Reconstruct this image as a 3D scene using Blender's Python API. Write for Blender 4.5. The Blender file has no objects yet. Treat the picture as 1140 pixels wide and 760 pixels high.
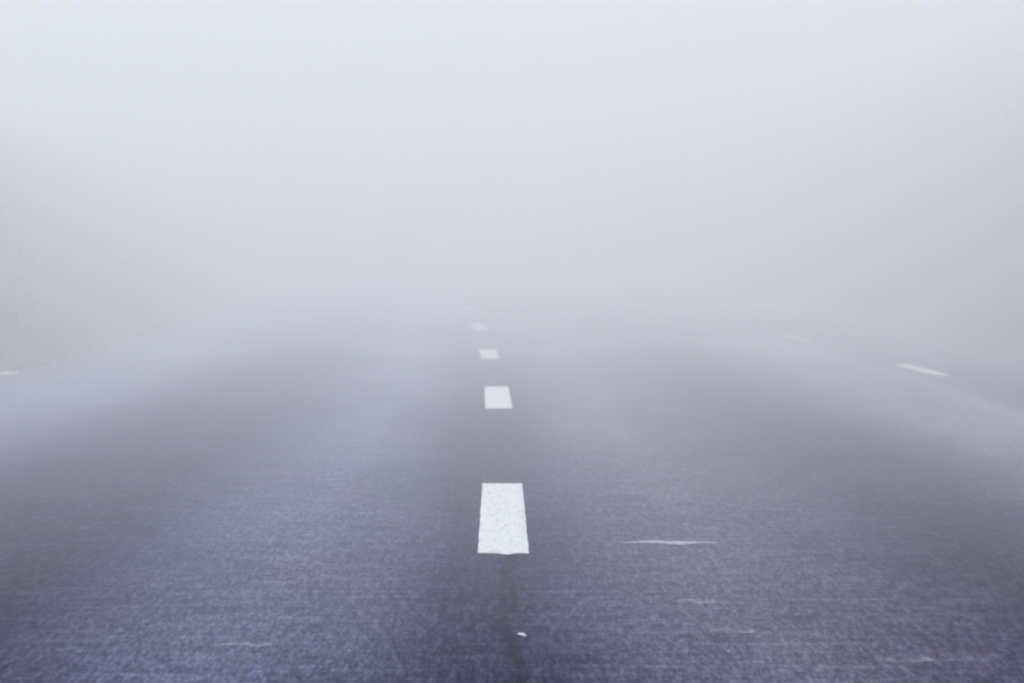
import bpy, bmesh, math, random
from mathutils import Vector, noise

random.seed(7)
scene = bpy.context.scene
COL = scene.collection

# ------------------------------------------------------------------ helpers
def link(name, bm, mat, parent=None, smooth=False):
    me = bpy.data.meshes.new(name)
    bm.to_mesh(me); bm.free()
    me.materials.append(mat)
    if smooth:
        for p in me.polygons: p.use_smooth = True
    o = bpy.data.objects.new(name, me)
    COL.objects.link(o)
    if parent: o.parent = parent
    return o

def tag(o, label=None, cat=None, group=None, kind=None):
    if label: o['label'] = label
    if cat: o['category'] = cat
    if group: o['group'] = group
    if kind: o['kind'] = kind
    elif cat == 'road marking': o['kind'] = 'thing'
    return o

class NT:
    """tiny node-graph writer"""
    def __init__(self, name):
        self.m = bpy.data.materials.new(name); self.m.use_nodes = True
        self.t = self.m.node_tree; self.t.nodes.clear()
        self.out = self.t.nodes.new('ShaderNodeOutputMaterial')
    def n(self, kind, ins=None, **props):
        nd = self.t.nodes.new(kind)
        for k, v in props.items(): setattr(nd, k, v)
        for k, v in (ins or {}).items(): self.put(nd.inputs[k], v)
        return nd
    def put(self, sock, v):
        if isinstance(v, bpy.types.NodeSocket): self.t.links.new(v, sock)
        else: sock.default_value = v
    def math(self, op, a, b=0.0, c=0.0):
        nd = self.t.nodes.new('ShaderNodeMath'); nd.operation = op
        self.put(nd.inputs[0], a); self.put(nd.inputs[1], b); self.put(nd.inputs[2], c)
        return nd.outputs[0]
    def noise(self, vec, scale, detail=3.0, rough=0.55, dist=0.0):
        nd = self.n('ShaderNodeTexNoise', {'Vector': vec, 'Scale': scale, 'Detail': detail, 'Roughness': rough, 'Distortion': dist})
        return nd.outputs['Fac']
    def ramp(self, fac, stops, interp='LINEAR'):
        nd = self.n('ShaderNodeValToRGB', {'Fac': fac}); cr = nd.color_ramp; cr.interpolation = interp
        while len(cr.elements) < len(stops): cr.elements.new(0.5)
        for e, (p, c) in zip(cr.elements, stops):
            e.position = p
            e.color = (c, c, c, 1) if isinstance(c, (int, float)) else (*c, 1)
        return nd.outputs['Color']
    def mix(self, a, b, fac, blend='MIX'):
        nd = self.t.nodes.new('ShaderNodeMix'); nd.data_type = 'RGBA'; nd.blend_type = blend
        self.put(nd.inputs[0], fac); self.put(nd.inputs[6], a); self.put(nd.inputs[7], b)
        return nd.outputs[2]
    def maprange(self, v, a, b, c, d):
        nd = self.n('ShaderNodeMapRange', {'Value': v, 'From Min': a, 'From Max': b, 'To Min': c, 'To Max': d})
        return nd.outputs[0]
    def vec(self, v, scale):
        return self.n('ShaderNodeMapping', {'Vector': v, 'Scale': scale}).outputs[0]

# ------------------------------------------------------------------ layout of the road
CAM_H = 0.918
def centre(y):                       # the road swings gently to the left
    d = max(0.0, y - 8.0)
    return -0.026 - 0.00035 * d * d + 0.02 * max(0.0, 1.0 - y / 12.0)
def rise(y):                         # a shallow dip about thirty metres on
    return -0.045 * math.exp(-((y - 33.0) / 6.5) ** 2)
def smooth01(t):
    t = max(0.0, min(1.0, t)); return t * t * (3 - 2 * t)
def on_road(u, y, h=0.0):
    return Vector((centre(y) + u, y, rise(y) + h))

# ------------------------------------------------------------------ materials
def asphalt_material():
    g = NT('worn_asphalt')
    uv = g.n('ShaderNodeUVMap', uv_map='road_uv').outputs[0]
    sep = g.n('ShaderNodeSeparateXYZ', {0: uv})
    u, v = sep.outputs[0], sep.outputs[1]
    # wheel paths: lateral profile wandered a little by long noise
    wob = g.noise(g.vec(uv, (0.35, 0.05, 1)), 1.0, 2.0)
    uu = g.math('ADD', u, g.maprange(wob, 0.3, 0.7, -0.13, 0.13))
    f = g.maprange(uu, -5.0, 5.0, 0.0, 1.0)
    P = lambda x: (x + 5.0) / 10.0
    prof = g.ramp(f, [(P(-3.5), .54), (P(-2.7), .66), (P(-2.25), .54), (P(-1.72), .08), (P(-1.28), .08), (P(-0.90), .48), (P(-0.65), .57),
                      (P(-0.40), .42), (P(-0.18), .09), (P(0.06), .08), (P(0.30), .44), (P(0.60), .54), (P(1.00), .34), (P(1.35), .08), (P(1.62), .10),
                      (P(2.15), .54), (P(2.6), .60), (P(2.76), .68), (P(2.92), .40), (P(3.2), .22), (P(4.3), .20)])
    # grazing sheen painted into the colour: paler strips further up the road
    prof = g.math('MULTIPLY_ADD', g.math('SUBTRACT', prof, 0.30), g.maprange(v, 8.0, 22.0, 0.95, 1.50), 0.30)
    # painted haze: the tracks fade to one pale tone towards the far end
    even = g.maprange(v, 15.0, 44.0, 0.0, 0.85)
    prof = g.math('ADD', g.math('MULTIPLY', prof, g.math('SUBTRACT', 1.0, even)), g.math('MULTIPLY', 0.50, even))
    big = g.noise(g.vec(uv, (0.9, 0.16, 1)), 1.0, 3.0, 0.55)
    mid = g.noise(g.vec(uv, (5.0, 1.6, 1)), 1.0, 4.0, 0.6)
    s = g.math('ADD', prof, g.maprange(big, 0.25, 0.75, -0.14, 0.14))
    s = g.math('ADD', s, g.maprange(mid, 0.25, 0.75, -0.06, 0.06))
    # thin pale scuffs lying across the lane
    sc = g.noise(g.vec(uv, (4.0, 11.0, 1)), 1.0, 3.0, 0.6, 0.3)
    s = g.math('ADD', s, g.maprange(sc, 0.62, 0.80, 0.0, 0.22))
    # dark longitudinal joint wandering beside the centre line
    jn = g.noise(g.vec(uv, (0.0, 1.1, 1)), 1.0, 3.0)
    ju = g.math('ADD', u, g.maprange(jn, 0.3, 0.7, -0.03, 0.03))
    jd = g.math('ABSOLUTE', g.math('SUBTRACT', ju, 0.012))
    jg = g.noise(g.vec(uv, (30, 3.5, 1)), 1.0, 3.0)
    joint = g.math('MULTIPLY', g.maprange(jd, 0.004, 0.026, 1.0, 0.0), g.maprange(jg, 0.35, 0.65, 0.0, 1.0))
    s = g.math('SUBTRACT', s, g.math('MULTIPLY', joint, 0.42))
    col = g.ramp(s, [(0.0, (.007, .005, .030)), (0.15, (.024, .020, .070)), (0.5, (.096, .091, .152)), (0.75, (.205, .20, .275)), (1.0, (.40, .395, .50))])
    # stone grain of the surface, several sizes
    grain = g.noise(g.vec(uv, (105, 14, 1)), 1.0, 3.0, 0.75)
    grain2 = g.noise(g.vec(uv, (210, 34, 1)), 1.0, 1.0, 0.6)
    grain3 = g.noise(g.vec(uv, (50, 4.8, 1)), 1.0, 3.0, 0.75)
    smear = g.noise(g.vec(uv, (3.6, 14, 1)), 1.0, 3.0, 0.6)
    k = g.math('MULTIPLY', g.maprange(grain, 0.28, 0.72, 0.42, 1.58), g.maprange(grain2, 0.25, 0.75, 0.55, 1.45))
    k = g.math('MULTIPLY', k, g.maprange(grain3, 0.28, 0.72, 0.66, 1.36))
    k = g.math('MULTIPLY', k, g.maprange(smear, 0.28, 0.72, 0.76, 1.26))
    col = g.mix(col, g.n('ShaderNodeCombineColor', {0: k, 1: k, 2: g.math('POWER', k, 0.85)}).outputs[0], 1.0, 'MULTIPLY')
    tint = g.noise(g.vec(uv, (1.3, 0.4, 1)), 1.0, 2.0)
    col = g.mix(col, g.ramp(tint, [(0.3, (.90, 1.0, 1.0)), (0.7, (1.0, .93, .98))]), 1.0, 'MULTIPLY')
    # pale stone tops standing out everywhere, also in the dark tyre tracks; cooler in the left lane, greyer in the right
    tops = g.math('ADD', g.maprange(grain3, 0.46, 0.72, 0.0, 0.048), g.maprange(grain, 0.50, 0.74, 0.0, 0.055))
    tops = g.math('ADD', tops, g.maprange(smear, 0.52, 0.74, 0.0, 0.035))
    tops = g.math('MULTIPLY', tops, g.math('SUBTRACT', 1.0, joint))
    col = g.mix(col, g.n('ShaderNodeCombineColor', {0: tops, 1: g.math('MULTIPLY', tops, 0.97), 2: g.math('MULTIPLY', tops, 1.25)}).outputs[0], 1.0, 'ADD')
    dn = g.noise(g.vec(uv, (2.2, 0.8, 1)), 1.0, 4.0, 0.65)
    dirt = g.maprange(g.math('ADD', u, g.maprange(dn, 0.3, 0.7, -0.30, 0.30)), -3.05, -3.50, 0.0, 0.9)
    col = g.mix(col, (.085, .088, .066, 1), dirt)
    lane = g.maprange(u, -0.6, 0.7, 0.0, 1.0)
    col = g.mix(col, g.mix((.94, .98, 1.03, 1), (1.03, 1.0, .91, 1), lane), 1.0, 'MULTIPLY')
    bump = g.n('ShaderNodeBump', {'Strength': 0.35, 'Distance': 0.004, 'Height': g.math('ADD', grain, grain2)})
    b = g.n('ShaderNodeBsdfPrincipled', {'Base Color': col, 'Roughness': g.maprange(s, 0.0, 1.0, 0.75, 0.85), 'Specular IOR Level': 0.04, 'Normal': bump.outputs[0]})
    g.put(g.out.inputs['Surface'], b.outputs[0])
    return g.m

def paint_material(name, base, wear):
    g = NT(name)
    pos = g.n('ShaderNodeTexCoord').outputs['Object']
    blot = g.noise(g.vec(pos, (62, 8.0, 1)), 1.0, 5.0, 0.66, 0.4)
    fine = g.noise(g.vec(pos, (130, 26, 1)), 1.0, 2.0, 0.6)
    w = g.maprange(blot, wear, wear + 0.13, 0.0, 1.0)
    w = g.math('MULTIPLY', w, g.maprange(fine, 0.3, 0.62, 0.25, 1.0))
    col = g.mix((*base, 1), (base[0] * .55, base[1] * .56, base[2] * .58, 1), w)
    col = g.mix(col, (.93, .93, .94, 1), g.maprange(fine, 0.25, 0.75, 1.0, 0.0), 'MULTIPLY')
    bump = g.n('ShaderNodeBump', {'Strength': 0.3, 'Distance': 0.003, 'Height': fine})
    b = g.n('ShaderNodeBsdfPrincipled', {'Base Color': col, 'Roughness': 0.6, 'Specular IOR Level': 0.3, 'Normal': bump.outputs[0]})
    g.put(g.out.inputs['Surface'], b.outputs[0])
    return g.m

def soil_material():
    g = NT('verge_soil')
    pos = g.n('ShaderNodeTexCoord').outputs['Object']
    a = g.noise(pos, 0.35, 5.0, 0.6)
    c = g.noise(pos, 6.0, 4.0, 0.7)
    col = g.ramp(g.math('ADD', g.math('MULTIPLY', a, 0.6), g.math('MULTIPLY', c, 0.4)),
                 [(0.3, (.046, .050, .030)), (0.55, (.066, .072, .042)), (0.8, (.09, .088, .058))])
    bump = g.n('ShaderNodeBump', {'Strength': 0.7, 'Distance': 0.05, 'Height': c})
    b = g.n('ShaderNodeBsdfPrincipled', {'Base Color': col, 'Roughness': 0.9, 'Specular IOR Level': 0.15, 'Normal': bump.outputs[0]})
    g.put(g.out.inputs['Surface'], b.outputs[0])
    return g.m

def grass_material():
    g = NT('verge_grass')
    att = g.n('ShaderNodeAttribute', attribute_name='tone').outputs['Fac']
    col = g.ramp(att, [(0.0, (.058, .065, .030)), (0.55, (.066, .072, .034)), (1.0, (.078, .078, .040))])
    b = g.n('ShaderNodeBsdfPrincipled', {'Base Color': col, 'Roughness': 0.75, 'Specular IOR Level': 0.2})
    g.put(g.out.inputs['Surface'], b.outputs[0])
    return g.m

def water_material():
    g = NT('thin_water_film')
    pos = g.n('ShaderNodeTexCoord').outputs['Object']
    film = g.n('ShaderNodeAttribute', attribute_name='film').outputs['Fac']
    n1 = g.noise(g.vec(pos, (45, 14, 1)), 1.0, 4.0, 0.6)
    k = g.math('ADD', film, g.maprange(n1, 0.3, 0.7, -0.55, 0.25))
    k = g.maprange(k, 0.05, 1.1, 0.0, 0.8)
    b = g.n('ShaderNodeBsdfPrincipled', {'Base Color': (.52, .52, .60, 1), 'Roughness': 0.4, 'IOR': 1.33})
    t = g.n('ShaderNodeBsdfTransparent')
    m = g.n('ShaderNodeMixShader', {0: k, 1: t.outputs[0], 2: b.outputs[0]})
    g.put(g.out.inputs['Surface'], m.outputs[0])
    return g.m

def stone_material():
    g = NT('white_limestone')
    pos = g.n('ShaderNodeTexCoord').outputs['Object']
    n1 = g.noise(pos, 130.0, 3.0)
    col = g.ramp(n1, [(0.3, (.80, .79, .78)), (0.7, (.95, .95, .94))])
    b = g.n('ShaderNodeBsdfPrincipled', {'Base Color': col, 'Roughness': 0.7})
    g.put(g.out.inputs['Surface'], b.outputs[0])
    return g.m

def fog_material():
    g = NT('dense_fog')
    s = g.n('ShaderNodeVolumeScatter', {'Color': (.966, .971, 1.0, 1), 'Density': 0.064, 'Anisotropy': 0.35})
    g.put(g.out.inputs['Volume'], s.outputs[0])
    return g.m

ASPHALT = asphalt_material()
PAINT = paint_material('white_road_paint', (.77, .77, .755), 0.515)
WORN = paint_material('worn_road_paint', (.52, .53, .52), 0.44)
EDGE = paint_material('dull_line_paint', (.58, .58, .59), 0.50)
SOIL, GRASS, WATER, STONE, FOG = soil_material(), grass_material(), water_material(), stone_material(), fog_material()

# ------------------------------------------------------------------ ground: one sheet with a grassy bank on either side
def bank(u, y):
    """height of the ground at lateral offset u from the centre line"""
    w = noise.noise(Vector((u * 0.18, y * 0.07, 3.1)))
    w2 = noise.noise(Vector((u * 0.7, y * 0.5, 9.4)))
    if u < 0:
        d = -u - 3.55
        h = 0.0 if d < 0 else 6.0 * (1 - math.exp(-d / 8.0)) + 0.02 * d
    else:
        d = u - 4.5
        h = 0.0 if d < 0 else 11.0 * (1 - math.exp(-d / 11.0)) + 0.02 * d  # right bank raised to block sky light and darken the fog beside it
    k = smooth01(d / 3.0)
    base = -0.035 if d < 0 else -0.035 + 0.03 * smooth01(d / 0.25)
    return base + h * (1 + 0.25 * w * k) + 0.25 * w2 * k

def rows(y0, y1, near, far):
    out = [y0]
    while out[-1] < y1:
        out.append(out[-1] + near + (far - near) * smooth01((out[-1] - 60) / 300.0))
    return out

us = [-600, -420, -300, -220, -160, -120, -90, -70, -55, -44, -36, -30, -25, -21, -18, -15.5, -13.5, -12, -10.5, -9.3, -8.2, -7.3, -6.5, -5.8, -5.2, -4.7,
      -4.3, -4.0, -3.8, -3.65, -3.55, -3.3, 0, 4.2, 4.5, 4.65, 4.85, 5.1, 5.5, 6, 6.6, 7.3, 8.1, 9, 10, 11.2, 12.6, 14.2, 16, 18, 20.5, 24, 28, 33, 40, 50, 62, 80, 105,
      140, 190, 260, 360, 480, 600]
ys = [-300, -200, -120, -80, -55, -40] + rows(-30, 700, 1.0, 30.0)
bm = bmesh.new()
grid = []
for y in ys:
    yc = min(y, 160.0)
    grid.append([bm.verts.new((centre(yc) + u, y, bank(u, y) + rise(y))) for u in us])
for a, b in zip(grid, grid[1:]):
    for i in range(len(us) - 1):
        bm.faces.new((a[i], a[i + 1], b[i + 1], b[i]))
tag(link('ground', bm, SOIL, smooth=True), kind='structure')

# ------------------------------------------------------------------ the road
bm = bmesh.new()
uvl = bm.loops.layers.uv.new('road_uv')
ru = [-3.46, -3.0, -2.0, -1.0, 0.0, 1.0, 2.0, 2.8, 3.4, 4.36]
rl = []
yy = [-28.0]
while yy[-1] < 155: yy.append(yy[-1] + (0.5 if yy[-1] < 70 else 2.5))
for y in yy:
    row = []
    for i, u in enumerate(ru):
        e = 0.0
        if i == 0: e = 0.16 * noise.noise(Vector((0, y * 0.9, 0))) + 0.10 * noise.noise(Vector((5, y * 3.1, 0)))
        if i == len(ru) - 1: e = 0.16 * noise.noise(Vector((9, y * 0.7, 0)))
        camber = -0.012 * abs(u) / 3.4 + 0.012 * 0
        row.append((bm.verts.new(on_road(u + e, y, 0.0 if i not in (0, len(ru) - 1) else -0.012)), u + e, y))
    rl.append(row)
for a, b in zip(rl, rl[1:]):
    for i in range(len(ru) - 1):
        q = (a[i], a[i + 1], b[i + 1], b[i])
        fc = bm.faces.new([k[0] for k in q])
        for lp, k in zip(fc.loops, q): lp[uvl].uv = (k[1], k[2])
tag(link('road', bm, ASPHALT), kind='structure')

# ------------------------------------------------------------------ painted dashes
def dash(name, u, y0, y1, width, mat, seed, rough=0.0013, nub=False, taper=0.0):
    """a thin painted strip with slightly ragged edges lying on the road"""
    rnd = random.Random(seed)
    n = max(10, int((y1 - y0) / 0.1)); m = 8
    org = on_road(u, y0)
    bm = bmesh.new(); g = []
    for i in range(n + 1):
        t = i / n; row = []
        for j in range(m + 1):
            s = j / m - 0.5
            y = y0 + (y1 - y0) * t
            w = width * (1 - taper * abs(2 * t - 1) ** 3)
            x = s * w
            if j in (0, m): x += rnd.uniform(-rough, rough)
            if i in (0, n): y += rnd.uniform(-0.012, 0.012)
            if nub and i == 0 and j in (4, 5): y -= 0.035
            p = on_road(u, y, 0.005 if 0 < i < n and 0 < j < m else 0.003)
            row.append(bm.verts.new(p + Vector((x, 0, 0)) - org))
        g.append(row)
    for a, b in zip(g, g[1:]):
        for j in range(m): bm.faces.new((a[j], a[j + 1], b[j + 1], b[j]))
    o = link(name, bm, mat)
    o.location = org
    return o

centre_labels = [
    'largest and brightest white centre line dash, crisp edged with small dark scuffs',
    'crisp squarish white centre line dash, second largest, just beyond the largest one',
    'hazy small slanted centre line dash, third from the camera, between sharp and faded ones',
    'pale smudged centre line dash, fourth from the camera, almost lost in fog',
    'barely visible speck of centre line, farthest dash where the road dissolves in fog']
for i, lab in enumerate(centre_labels):
    y0 = 10.42 + 9.0 * i
    o = dash('road_marking', 0.0, y0, y0 + 3.0, 0.150, PAINT if i < 3 else EDGE, 11 + i, nub=(i == 0))  # haze on the two farthest dashes is put into a duller paint
    tag(o, lab, 'road marking', 'dashes of the centre line')

edge_labels = [
    'long thin slanted white edge line dash on the right roadside, clearest one there',
    'faint short edge line dash on the right roadside, beyond the clear white one']
for i, lab in enumerate(edge_labels):
    y0 = (24.3, 33.6)[i]
    o = dash('road_marking', 3.085, y0, y0 + 2.7, 0.125, EDGE if i == 0 else WORN, 31 + i, rough=0.012, taper=0.5)
    tag(o, lab, 'road marking', 'dashes of the edge line')
o = dash('road_marking', -3.40, 24.5, 25.3, 0.12, WORN, 41, rough=0.02, taper=0.6)
tag(o, 'dull worn patch of edge line beside the grass on the left roadside', 'road marking')

# ------------------------------------------------------------------ thin wet streaks and one white stone
def streak(px, py, hw, hd, label, seed, wet=1.0):
    """shallow film of water lying across the lane: centre (px, py), half width, half depth; thins out towards its rim"""
    org = Vector((px, py, rise(py)))
    bm = bmesh.new(); lay = bm.verts.layers.float.new('film')
    n, m = 40, 8; g = []
    for i in range(n + 1):
        s = -1 + 2 * i / n
        w = max(0.04, 1 - abs(s) ** 1.6) * (0.8 + 0.5 * noise.noise(Vector((s * 3.0, seed, 0))))
        mid = 0.45 * hd * noise.noise(Vector((s * 1.6, seed + 7, 0)))
        row = []
        for j in range(m + 1):
            t = -1 + 2 * j / m
            v = bm.verts.new((s * hw, mid + hd * w * t, 0.004))
            v[lay] = wet * (1 - t * t) * (1 - abs(s) ** 3)
            row.append(v)
        g.append(row)
    for a, b in zip(g, g[1:]):
        for j in range(m): bm.faces.new((a[j], b[j], b[j + 1], a[j + 1]))
    o = link('puddle', bm, WATER); o.location = org
    return tag(o, label, 'puddle', 'wet streaks lying across the lanes')

streak(0.475, 10.78, 0.19, 0.105, 'bright thin wet streak across the lane, right of the largest dash', 1, 1.15)
streak(0.475, 9.02, 0.085, 0.12, 'short faint wet streak in the right lane, above the two lowest streaks there', 2, 0.44)
streak(0.53, 8.34, 0.095, 0.11, 'faint wet streak in the right lane, between two other faint streaks', 3, 0.44)
streak(-0.59, 8.06, 0.10, 0.08, 'faint wet streak lying low in the left lane', 4, 0.44)
streak(0.88, 7.76, 0.11, 0.07, 'lowest faint wet streak in the right lane, by the bottom edge', 5, 0.44)

bm = bmesh.new()
bmesh.ops.create_icosphere(bm, subdivisions=3, radius=1.0)
for v in bm.verts:
    k = 1 + 0.28 * noise.noise(v.co * 1.3 + Vector((4, 1, 2)))
    v.co = Vector((v.co.x * 0.0075 * k, v.co.y * 0.020 * k, v.co.z * 0.0042 * k))
o = link('pebble', bm, STONE)
o.location = Vector((0.023, 8.25, rise(8.25) + 0.0040)); o.rotation_euler = (0.05, 0.15, 0.4)
tag(o, 'tiny white stone on the dark joint in front of the largest dash', 'stone')

# ------------------------------------------------------------------ grass of the banks
def grass_mesh(count, side):
    verts, faces, tone = [], [], []
    rnd = random.Random(5 + side)
    for _ in range(count):
        y = 4 + 56 * rnd.random() ** 0.8
        d = 7.5 * rnd.random() ** 1.6
        u = -3.5 - d if side < 0 else 4.42 + d
        c = noise.noise(Vector((u * 0.8, y * 0.6, 2.0)))
        if rnd.random() > 0.65 + 0.6 * c: continue
        p = Vector((centre(y) + u, y, bank(u, y) + rise(y)))
        hgt = rnd.uniform(0.02, 0.07) * (0.45 + 0.8 * smooth01(d / 1.2)) * (1 + 0.7 * c)
        a = rnd.uniform(0, math.tau); wd = rnd.uniform(0.004, 0.009)
        lean = Vector((rnd.gauss(0, .45), rnd.gauss(0, .45), 0)) * hgt
        t = Vector((math.cos(a), math.sin(a), 0)) * wd
        k = len(verts)
        verts += [p - t, p + t, p + lean * .4 + t * .7 + Vector((0, 0, hgt * .6)), p + lean * .4 - t * .7 + Vector((0, 0, hgt * .6)), p + lean + Vector((0, 0, hgt))]
        faces += [(k, k + 1, k + 2, k + 3), (k + 3, k + 2, k + 4)]
        tn = min(1, max(0, 0.5 + 0.6 * c + rnd.gauss(0, .22)))
        tone += [tn] * 5
    return verts, faces, tone
V, F, T = [], [], []
for side in (-1, 1):
    v, f, t = grass_mesh(42000, side)
    k = len(V); V += v; T += t; F += [tuple(i + k for i in q) for q in f]
me = bpy.data.meshes.new('grass'); me.from_pydata([tuple(v) for v in V], [], F)
at = me.attributes.new('tone', 'FLOAT', 'POINT'); at.data.foreach_set('value', T)
me.materials.append(GRASS)
o = bpy.data.objects.new('grass', me); COL.objects.link(o)
tag(o, 'dull grass growing on the foggy verges either side of the road', 'grass', kind='stuff')

# ------------------------------------------------------------------ fog: a bank of mist that begins a few metres down the road
FOG_Y0, FOG_Y1, FOG_TOP = 7.1, 420.0, 12.5
bm = bmesh.new()
bmesh.ops.create_cube(bm, size=1.0)
for v in bm.verts:
    v.co = Vector((v.co.x * 640, FOG_Y0 if v.co.y < 0 else FOG_Y1, -0.6 if v.co.z < 0 else FOG_TOP))
o = link('fog', bm, FOG)
tag(o, 'dense pale fog bank filling the road ahead', 'fog', kind='stuff')

# ------------------------------------------------------------------ light: overcast daylight
SUN_EL, SUN_AZ = math.radians(52), math.radians(-14)      # azimuth measured from +Y towards +X
w = bpy.data.worlds.new('World'); scene.world = w; w.use_nodes = True
nt = w.node_tree
sky = nt.nodes.new('ShaderNodeTexSky'); sky.sky_type = 'NISHITA'; sky.sun_disc = False
sky.sun_elevation = SUN_EL; sky.sun_rotation = SUN_AZ
sky.air_density = 1.0; sky.dust_density = 1.0; sky.ozone_density = 1.0
bg = nt.nodes['Background']; nt.links.new(sky.outputs[0], bg.inputs[0]); bg.inputs[1].default_value = 0.15
sun = bpy.data.lights.new('sun', 'SUN'); sun.energy = 4.8; sun.angle = math.radians(20); sun.color = (1.0, .99, .985)
so = bpy.data.objects.new('sun', sun); COL.objects.link(so)
d = Vector((math.sin(SUN_AZ) * math.cos(SUN_EL), math.cos(SUN_AZ) * math.cos(SUN_EL), math.sin(SUN_EL)))
so.rotation_euler = d.to_track_quat('Z', 'Y').to_euler()

# ------------------------------------------------------------------ camera
cam = bpy.data.cameras.new('camera'); cam.sensor_width = 36.0; cam.lens = 124.9
cam.shift_y = -112.0 / 1140.0
cam.clip_start = 0.1; cam.clip_end = 2000
co = bpy.data.objects.new('camera', cam); COL.objects.link(co)
co.location = (0, 0, CAM_H); co.rotation_euler = (math.radians(90), 0, 0)
cam.dof.use_dof = True; cam.dof.focus_distance = 11.0; cam.dof.aperture_fstop = 9.0
scene.camera = co

# ------------------------------------------------------------------ render settings
scene.view_settings.view_transform = 'Standard'; scene.view_settings.look = 'None'
scene.view_settings.exposure = 0.0; scene.view_settings.gamma = 1.0
cy = scene.cycles
cy.max_bounces = 16; cy.volume_bounces = 12; cy.diffuse_bounces = 3; cy.glossy_bounces = 3
cy.use_denoising = True
cy.filter_width = 2.4
